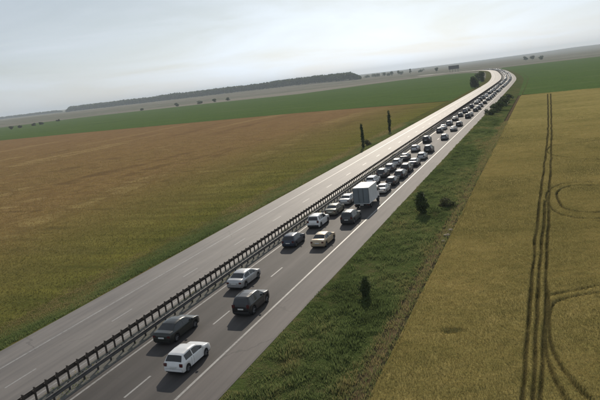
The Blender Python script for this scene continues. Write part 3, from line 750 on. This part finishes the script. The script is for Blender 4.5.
# ---- box truck
def boxobj(name, x0, x1, y0, y1, z0, z1, mat, parent, bev=.02, taper=None):
    bm = bmesh.new(); c = bmesh.ops.create_cube(bm, size=1.0)['verts']
    for vv in c:
        vv.co = Vector(((x0 + x1) / 2 + vv.co.x * (x1 - x0), (y0 + y1) / 2 + vv.co.y * (y1 - y0), (z0 + z1) / 2 + vv.co.z * (z1 - z0)))
        if taper and vv.co.z > (z0 + z1) / 2 and vv.co.y > (y0 + y1) / 2: vv.co.y -= taper
    if bev: bmesh.ops.bevel(bm, geom=bm.edges[:], offset=bev, segments=2, affect='EDGES')
    me = bpy.data.meshes.new(name); bm.to_mesh(me); bm.free(); return link(name, me, mat, parent)
M_BOX = plain('truck_box', (.62, .63, .64), .45, 0, .4, 0, .10, .8); M_DOOR = plain('truck_door', (.15, .175, .19), .5, 0, .4, 0, .12, 1.0)
tx, ty, ta = along(82.6, -25.15)
tr = empty('box_truck', (tx, ty, .002), ta)
tag(tr, 'white box truck with a tall square cargo body in the right lane', 'truck')
cb_ = boxobj('cargo_box', -1.2, 1.2, 0, 4.6, .78, 3.2, M_BOX, tr, .03)
for s in (-1, 1):
    x0, x1 = sorted((s * .012, s * 1.13)); dr = boxobj('rear_door', x0, x1, -.03, -.003, .88, 3.10, M_DOOR, tr, .008)
    boxobj('lock_bar', s * .35 - .018, s * .35 + .018, -.062, -.032, 1.05, 3.05, M_TRIM, dr, 0)
    boxobj('hinge_strip', s * 1.165 - .025, s * 1.165 + .025, -.02, -.002, .95, 3.15, M_TRIM, tr, 0)
    boxobj('tail_light', *sorted((s * .85, s * 1.15)), -.04, .04, .60, .72, M_TAIL, tr, .01)
    boxobj('mud_flap', *sorted((s * .72, s * 1.12)), .38, .41, .22, .77, M_TRIM, tr, 0)
    boxobj('mirror', *sorted((s * 1.12, s * 1.3)), 5.75, 5.85, 1.6, 2.0, M_TRIM, tr, .02)
    boxobj('side_window', *sorted((s * 1.03, s * 1.052)), 5.05, 5.95, 1.62, 2.1, M_GLASS, tr, .01)
boxobj('chassis', -.45, .45, .1, 6.2, .50, .775, M_UNDER, tr, .01)
boxobj('under_run_bar', -1.1, 1.1, .0, .1, .42, .56, M_TRIM, tr, .02); boxobj('number_plate', -.26, .26, -.055, -.002, .60, .71, M_PLATE, tr, 0)
boxobj('cab', -1.04, 1.04, 4.75, 6.35, .55, 2.35, PAINT['white'], tr, .07, .32)
boxobj('windscreen', -.92, .92, 6.1, 6.17, 1.5, 2.15, M_GLASS, tr, .02, .05)
ty_me, rm_me = CARS['suv'][1], CARS['suv'][2]
for wx, wy in ((-.98, 1.25), (.98, 1.25), (-.96, 5.5), (.96, 5.5)):
    t = link('wheel', ty_me, None, tr); t.location = (wx, wy, .42); t.scale = (1.5, 1.165, 1.165); link('rim', rm_me, None, t)

# ------------------------------------------------------------------ trees and shrubs
def leaf_mat(name, stops, trans=.25): return blade_mat(name, stops, trans, .65)
M_LEAF = leaf_mat('leaf_dark', [(0, (0.0204, 0.0340, 0.0120)), (.5, (0.0510, 0.0765, 0.0240)), (1, (0.1020, 0.1275, 0.0420))])
M_LEAFO = leaf_mat('leaf_olive', [(0, (0.0330, 0.0390, 0.0168)), (.5, (0.0750, 0.0840, 0.0336)), (1, (0.1425, 0.1350, 0.0630))])
M_BARK = plain('bark', (.055, .042, .032), .9, 0, .1, 0, .3, 5)
def leaf_cloud(lobes, n, size, seed):
    g = np.random.default_rng(seed); V = []; T = []
    w = np.array([l[3] * l[4] * l[5] for l in lobes]) ** .7; w /= w.sum()
    k = g.choice(len(lobes), n, p=w); L_ = np.array(lobes)[k]
    d = g.normal(0, 1, (n, 3)); d /= np.linalg.norm(d, axis=1)[:, None]; r = g.uniform(.25, 1.08, n) ** .55
    P = L_[:, :3] + d * (r * np.where(g.uniform(0, 1, n) < .12, g.uniform(1, 1.45, n), 1))[:, None] * L_[:, 3:6]
    a = g.normal(0, 1, (n, 3)); a /= np.linalg.norm(a, axis=1)[:, None]; b = np.cross(a, g.normal(0, 1, (n, 3))); b /= np.linalg.norm(b, axis=1)[:, None]
    s = size * g.uniform(.6, 1.5, n)[:, None]
    V = np.stack([P - a * s, P + b * s * .55, P + a * s, P - b * s * .55], 1).reshape(-1, 3)
    lt = g.uniform(0, 1, len(lobes))[k]
    return V, np.arange(n * 4).reshape(n, 4), np.repeat(np.clip(.25 + .35 * lt + .5 * g.uniform(-.5, .5, n) + .15, 0, 1), 4)
def limb_mesh(name, limbs, seg=6):
    V = []; F = []
    for pts in limbs:                              # [(x,y,z,r), ...]
        k0 = len(V)
        for x, y, z, r in pts:
            for i in range(seg): V.append((x + r * math.cos(2 * math.pi * i / seg), y + r * math.sin(2 * math.pi * i / seg), z))
        for j in range(len(pts) - 1):
            for i in range(seg): F.append((k0 + j * seg + i, k0 + j * seg + (i + 1) % seg, k0 + (j + 1) * seg + (i + 1) % seg, k0 + (j + 1) * seg + i))
    return mesh(name, V, F, True)
def tree(name, label, cat, loc, h, rx, group=None, n=900, leaf=.12, style='bush', mat=None, seed=1):
    g = random.Random(seed); root = empty(name, loc, g.uniform(0, 6)); tag(root, label, cat, group)
    lobes = []; limbs = []
    if style == 'column':
        for i in range(9):
            t = .12 + .88 * i / 8; w = rx * (1 - abs(t - .5) * .9) * g.uniform(.75, 1.15)
            lobes.append((g.uniform(-.2, .2) * rx, g.uniform(-.2, .2) * rx, h * t * .95, w, w, h * .10))
        limbs.append([(0, 0, -.1, .10 + .02 * h), (.02, 0, h * .5, .06 + .008 * h), (0, .02, h * .95, .02)])
        for i in range(8):
            z = h * (.2 + .08 * i); a = g.uniform(0, 6.28); limbs.append([(0, 0, z, .05), (math.cos(a) * rx * .7, math.sin(a) * rx * .7, z + h * .12, .015)])
    elif style == 'tree':
        limbs.append([(0, 0, -.2, .05 * h ** .8), (.1, .05, h * .35, .035 * h ** .8), (0, 0, h * .8, .01 * h)])
        for i in range(11):
            a = g.uniform(0, 6.28); q = g.uniform(.1, .75) * rx; z = h * g.uniform(.35, .9); w = rx * g.uniform(.3, .5)
            lobes.append((math.cos(a) * q, math.sin(a) * q, z, w, w, w * .8)); limbs.append([(.05, .02, h * .3, .025 * h ** .7), (math.cos(a) * q, math.sin(a) * q, z, .012 * h ** .7)])
    else:
        for i in range(12):
            a = g.uniform(0, 6.28); q = g.uniform(.1, .8) * rx; z = h * g.uniform(.1, .78); w = rx * g.uniform(.28, .5)
            lobes.append((math.cos(a) * q, math.sin(a) * q, z, w, w, h * g.uniform(.18, .26))); limbs.append([(0, 0, -.1, .03 + .01 * h), (math.cos(a) * q, math.sin(a) * q, z, .012)])
    V, F, T = leaf_cloud(lobes, n, leaf, seed)
    link('crown', fast_mesh('crown', V, F, {'tone': T}), mat or M_LEAF, root)
    link('trunk', limb_mesh('trunk', limbs), M_BARK, root)
    return root
def vz(x): return float(np.interp(x, [p[0] for p in VR_PROF], [p[1] for p in VR_PROF]))
tree('verge_shrub', 'small dark upright shrub alone on the near right verge', 'shrub', (-15.5, 49.6, vz(-15.5)), 1.75, .52, n=1500, leaf=.075, style='column', seed=3)
tree('verge_shrub', 'larger dark bushy shrub on the verge level with the box truck', 'shrub', (-15.9, 80.5, vz(-15.9)), 2.9, .95, n=2400, leaf=.11, style='column', seed=4)
tree('verge_shrub', 'low spreading shrub beside the dirt path, just beyond the larger verge shrub', 'shrub', (-13.2, 85.4, vz(-13.2)), 1.1, 1.4, n=1500, leaf=.10, mat=M_LEAFO, seed=5)
tree('slender_poplar', 'slender dark poplar left of the motorway, nearer and shorter of the two', 'tree', (-45.6, 157.5, -.4), 6.4, .55, 'slender poplars left of the road', n=1100, leaf=.16, style='column', seed=6)
tree('slender_poplar', 'slender dark poplar left of the motorway, farther of the two', 'tree', (-47.2, 196, -.45), 7.0, .62, 'slender poplars left of the road', n=1100, leaf=.17, style='column', seed=8)
tree('roadside_bush', 'low olive bush between the two slender poplars', 'bush', (-46.2, 163.5, -.45), 1.9, 1.3, n=700, leaf=.14, mat=M_LEAFO, seed=9)
sb = [(-17.6, 226, 2.6, 2.2), (-16.6, 236, 3.0, 2.6), (-15.6, 247, 3.4, 2.8), (-17.2, 256, 2.8, 2.2), (-15.4, 270, 3.2, 2.6), (-16.4, 284, 3.4, 2.6), (-15.0, 300, 3.0, 2.4)]
for i, (x, y, h, r) in enumerate(sb):
    tree('roadside_bush', f'dark bush, {ORD[i]} from the camera in the far clump on the right verge', 'bush', (x, y, -.4), h, r, 'dark bushes on the far right verge', n=700, leaf=.26, seed=20 + i)
lb = [(-47.2, 476, 9.0, 3.6, 'nearest dark bushy tree inside the bend left of the empty carriageway'), (-50.5, 497, 8.5, 4.0, 'second dark bushy tree inside the bend, just behind the nearest'),
      (-52.5, 600, 9.5, 4.4, 'third dark bushy tree inside the bend, left of the road'), (-58.5, 640, 10.5, 5.0, 'farthest dark bushy tree inside the bend, left of the road')]
for i, (x, y, h, r, lab) in enumerate(lb): tree('roadside_tree', lab, 'tree', (x, y, -.5), h, r, 'trees inside the bend', n=1700, leaf=.42, style='bush', seed=40 + i)
# bushes along the far edge of the green field, by the picture column they were measured at
fb = [((-785, 730), 5, 6), ((-795, 757), 4.5, 5), ((-809, 800), 4.5, 6), ((-812, 822), 4.5, 6), ((-890, 945), 4, 5), ((-794, 1090), 4.5, 6), ((-713, 1100), 7, 7), ((-660, 1105), 6, 9), ((-628, 1110), 7, 7), ((-600, 1118), 7, 9)]
for i, ((x, y), h, r) in enumerate(fb):
    tree('field_bush', f'small dark bush at the far edge of the green field, {ORD[i]} from the left', 'bush', (x, y, -.9), h * 1.1, r * .7, 'bushes at the far field edge', n=420, leaf=.8, seed=60 + i)
def far_tree(x, r, h, w, label, seed, n=320):
    b = bearing(x); p = b * r; z = float(terrain_z(np.array([p[0]]), np.array([p[1]]))[0])
    tree('distant_tree', label, 'tree', (p[0], p[1], z), h, w, 'distant trees near the horizon', n=n, leaf=1.3, style='tree', seed=seed)
far_tree(436, 1650, 13, 4.5, 'single dark tree left of the dark board near the horizon', 81)
far_tree(525.5, 1900, 12, 7, 'left of two distant tree clumps right of the bend', 82); far_tree(532, 1900, 13, 8, 'right of two distant tree clumps right of the bend', 83)
far_tree(541, 1750, 10, 7, 'rightmost distant tree, at the edge of the far green field', 84)
for i, (x, r, h, w) in enumerate([(367, 2300, 8, 12), (373, 2250, 10, 13), (377.5, 2300, 9, 10), (384, 2200, 12, 9), (389, 2150, 9, 12), (391.5, 2150, 16, 7), (398, 2150, 17, 6), (401, 2180, 10, 11), (410, 2100, 16, 5), (421, 2150, 8, 10)]):
    far_tree(x, r, h, w, f'hazy distant tree on the horizon right of the dark wood, {ORD[i]} from the left', 90 + i)

def forest(name, pts, h, spread, n, label, seed, leaf):
    g = np.random.default_rng(seed); P = np.array(pts); seg = np.linalg.norm(np.diff(P, axis=0), axis=1); cs = np.concatenate([[0], np.cumsum(seg)])
    s = g.uniform(0, cs[-1], n); x = np.interp(s, cs, P[:, 0]); y = np.interp(s, cs, P[:, 1]); rr = np.hypot(x, y); dpt = g.uniform(0, spread, n)
    x = x * (1 + dpt / rr); y = y * (1 + dpt / rr); z = terrain_z(x, y); hh = h * g.uniform(.68, 1.05, n) * (.88 + .22 * fbm(s / 160, s * 0 + 7, 9, 3)) * np.clip(.35 + (cs[-1] - s) / 60, 0, 1) * np.clip(.35 + s / 60, 0, 1)
    k = 34; c = np.repeat(np.stack([x, y, z], -1), k, 0); H_ = np.repeat(hh, k)
    d = g.normal(0, 1, (n * k, 3)); d /= np.linalg.norm(d, axis=1)[:, None]; r = g.uniform(.3, 1, n * k) ** .5
    Q = c + d * r[:, None] * np.stack([.30 * H_, .30 * H_, .42 * H_], -1); Q[:, 2] += .55 * H_
    a = g.normal(0, 1, Q.shape); a /= np.linalg.norm(a, axis=1)[:, None]; b = np.cross(a, g.normal(0, 1, Q.shape)); b /= np.linalg.norm(b, axis=1)[:, None]
    s_ = leaf * g.uniform(.7, 1.4, len(Q))[:, None]
    V = np.stack([Q - a * s_, Q + b * s_ * .8, Q + a * s_, Q - b * s_ * .8], 1).reshape(-1, 3)
    o = link(name, fast_mesh(name, V, np.arange(len(Q) * 4).reshape(-1, 4), {'tone': np.repeat(np.repeat(g.uniform(0, 1, n), k) * .6 + .2, 4)}), M_LEAF, None, 'stuff')
    tag(o, label, 'wood')
forest('wood', [bearing(360) * 1950, bearing(330) * 2020, bearing(290) * 2150, bearing(240) * 2350, bearing(180) * 2600, bearing(120) * 2950, bearing(66) * 3300], 25.5, 170, 4600, 'long dark wood along the left horizon', 5, 3.0)
forest('far_wood', [bearing(62) * 4200, bearing(30) * 4400, bearing(-40) * 4600, bearing(-140) * 4800], 15, 260, 900, 'thin hazy belt of trees on the far left horizon', 6, 4.0)

# ------------------------------------------------------------------ board by the bend
bp = bearing(453.5) * 1500; bz = float(terrain_z(np.array([bp[0]]), np.array([bp[1]]))[0])
bd = empty('billboard', (bp[0], bp[1], bz), math.atan2(-bp[0], bp[1]) * .8); tag(bd, 'dark rectangular board on posts beyond the bend near the horizon', 'billboard')
M_BOARD = plain('board_back', (.035, .03, .032), .8, 0, .2, 0, .2, .3)
boxobj('panel', -12, 12, -.25, .25, 7.0, 15.0, M_BOARD, bd, .03)
for k in range(4): boxobj('post', -9.3 + 6.2 * k - .35, -9.3 + 6.2 * k + .35, .26, .9, -1, 14.0, M_BOARD, bd, .03)
boxobj('walkway', -12, 12, -1.2, -.26, 6.5, 6.8, M_BOARD, bd, .02)

# ------------------------------------------------------------------ pale clods on the dirt path
M_STONE = plain('pale_stone', (.26, .215, .15), .9, 0, .2, 0, .2, 4)
for i, (x, y, r, lab) in enumerate([(-10.95, 71.9, .34, 'pale stone on the dirt path, farthest of three'), (-11.1, 69.6, .42, 'pale stone on the dirt path, middle and largest of three'), (-11.15, 67.2, .30, 'pale stone on the dirt path, nearest of three')]):
    bm = bmesh.new(); bmesh.ops.create_icosphere(bm, subdivisions=2, radius=r)
    g = random.Random(300 + i)
    for vv in bm.verts: vv.co *= g.uniform(.8, 1.15); vv.co.z *= .55
    me = bpy.data.meshes.new('stone'); bm.to_mesh(me); bm.free()
    o = link('stone', me, M_STONE); o.location = (x, y, -.46); tag(o, lab, 'stone', 'pale stones on the dirt path')

# ------------------------------------------------------------------ haze
hz = mesh('haze', [(sx * 9400, sy * 9400, z) for z in (-3, 95) for sx, sy in ((-1, -1), (1, -1), (1, 1), (-1, 1))], [(3, 2, 1, 0), (4, 5, 6, 7), (0, 1, 5, 4), (1, 2, 6, 5), (2, 3, 7, 6), (3, 0, 4, 7)])
m = Nodes('haze_air'); pv = m.n('ShaderNodeVolumePrincipled'); pv.inputs['Color'].default_value = (.76, .86, .98, 1); pv.inputs['Density'].default_value = .00013
pv.inputs['Anisotropy'].default_value = .1
m.t.links.remove(m.o.inputs['Surface'].links[0]); m.l(pv.outputs[0], m.o.inputs['Volume'])
tag(link('haze', hz, m.m, None, 'stuff'), 'thin pale summer haze over the plain', 'haze')
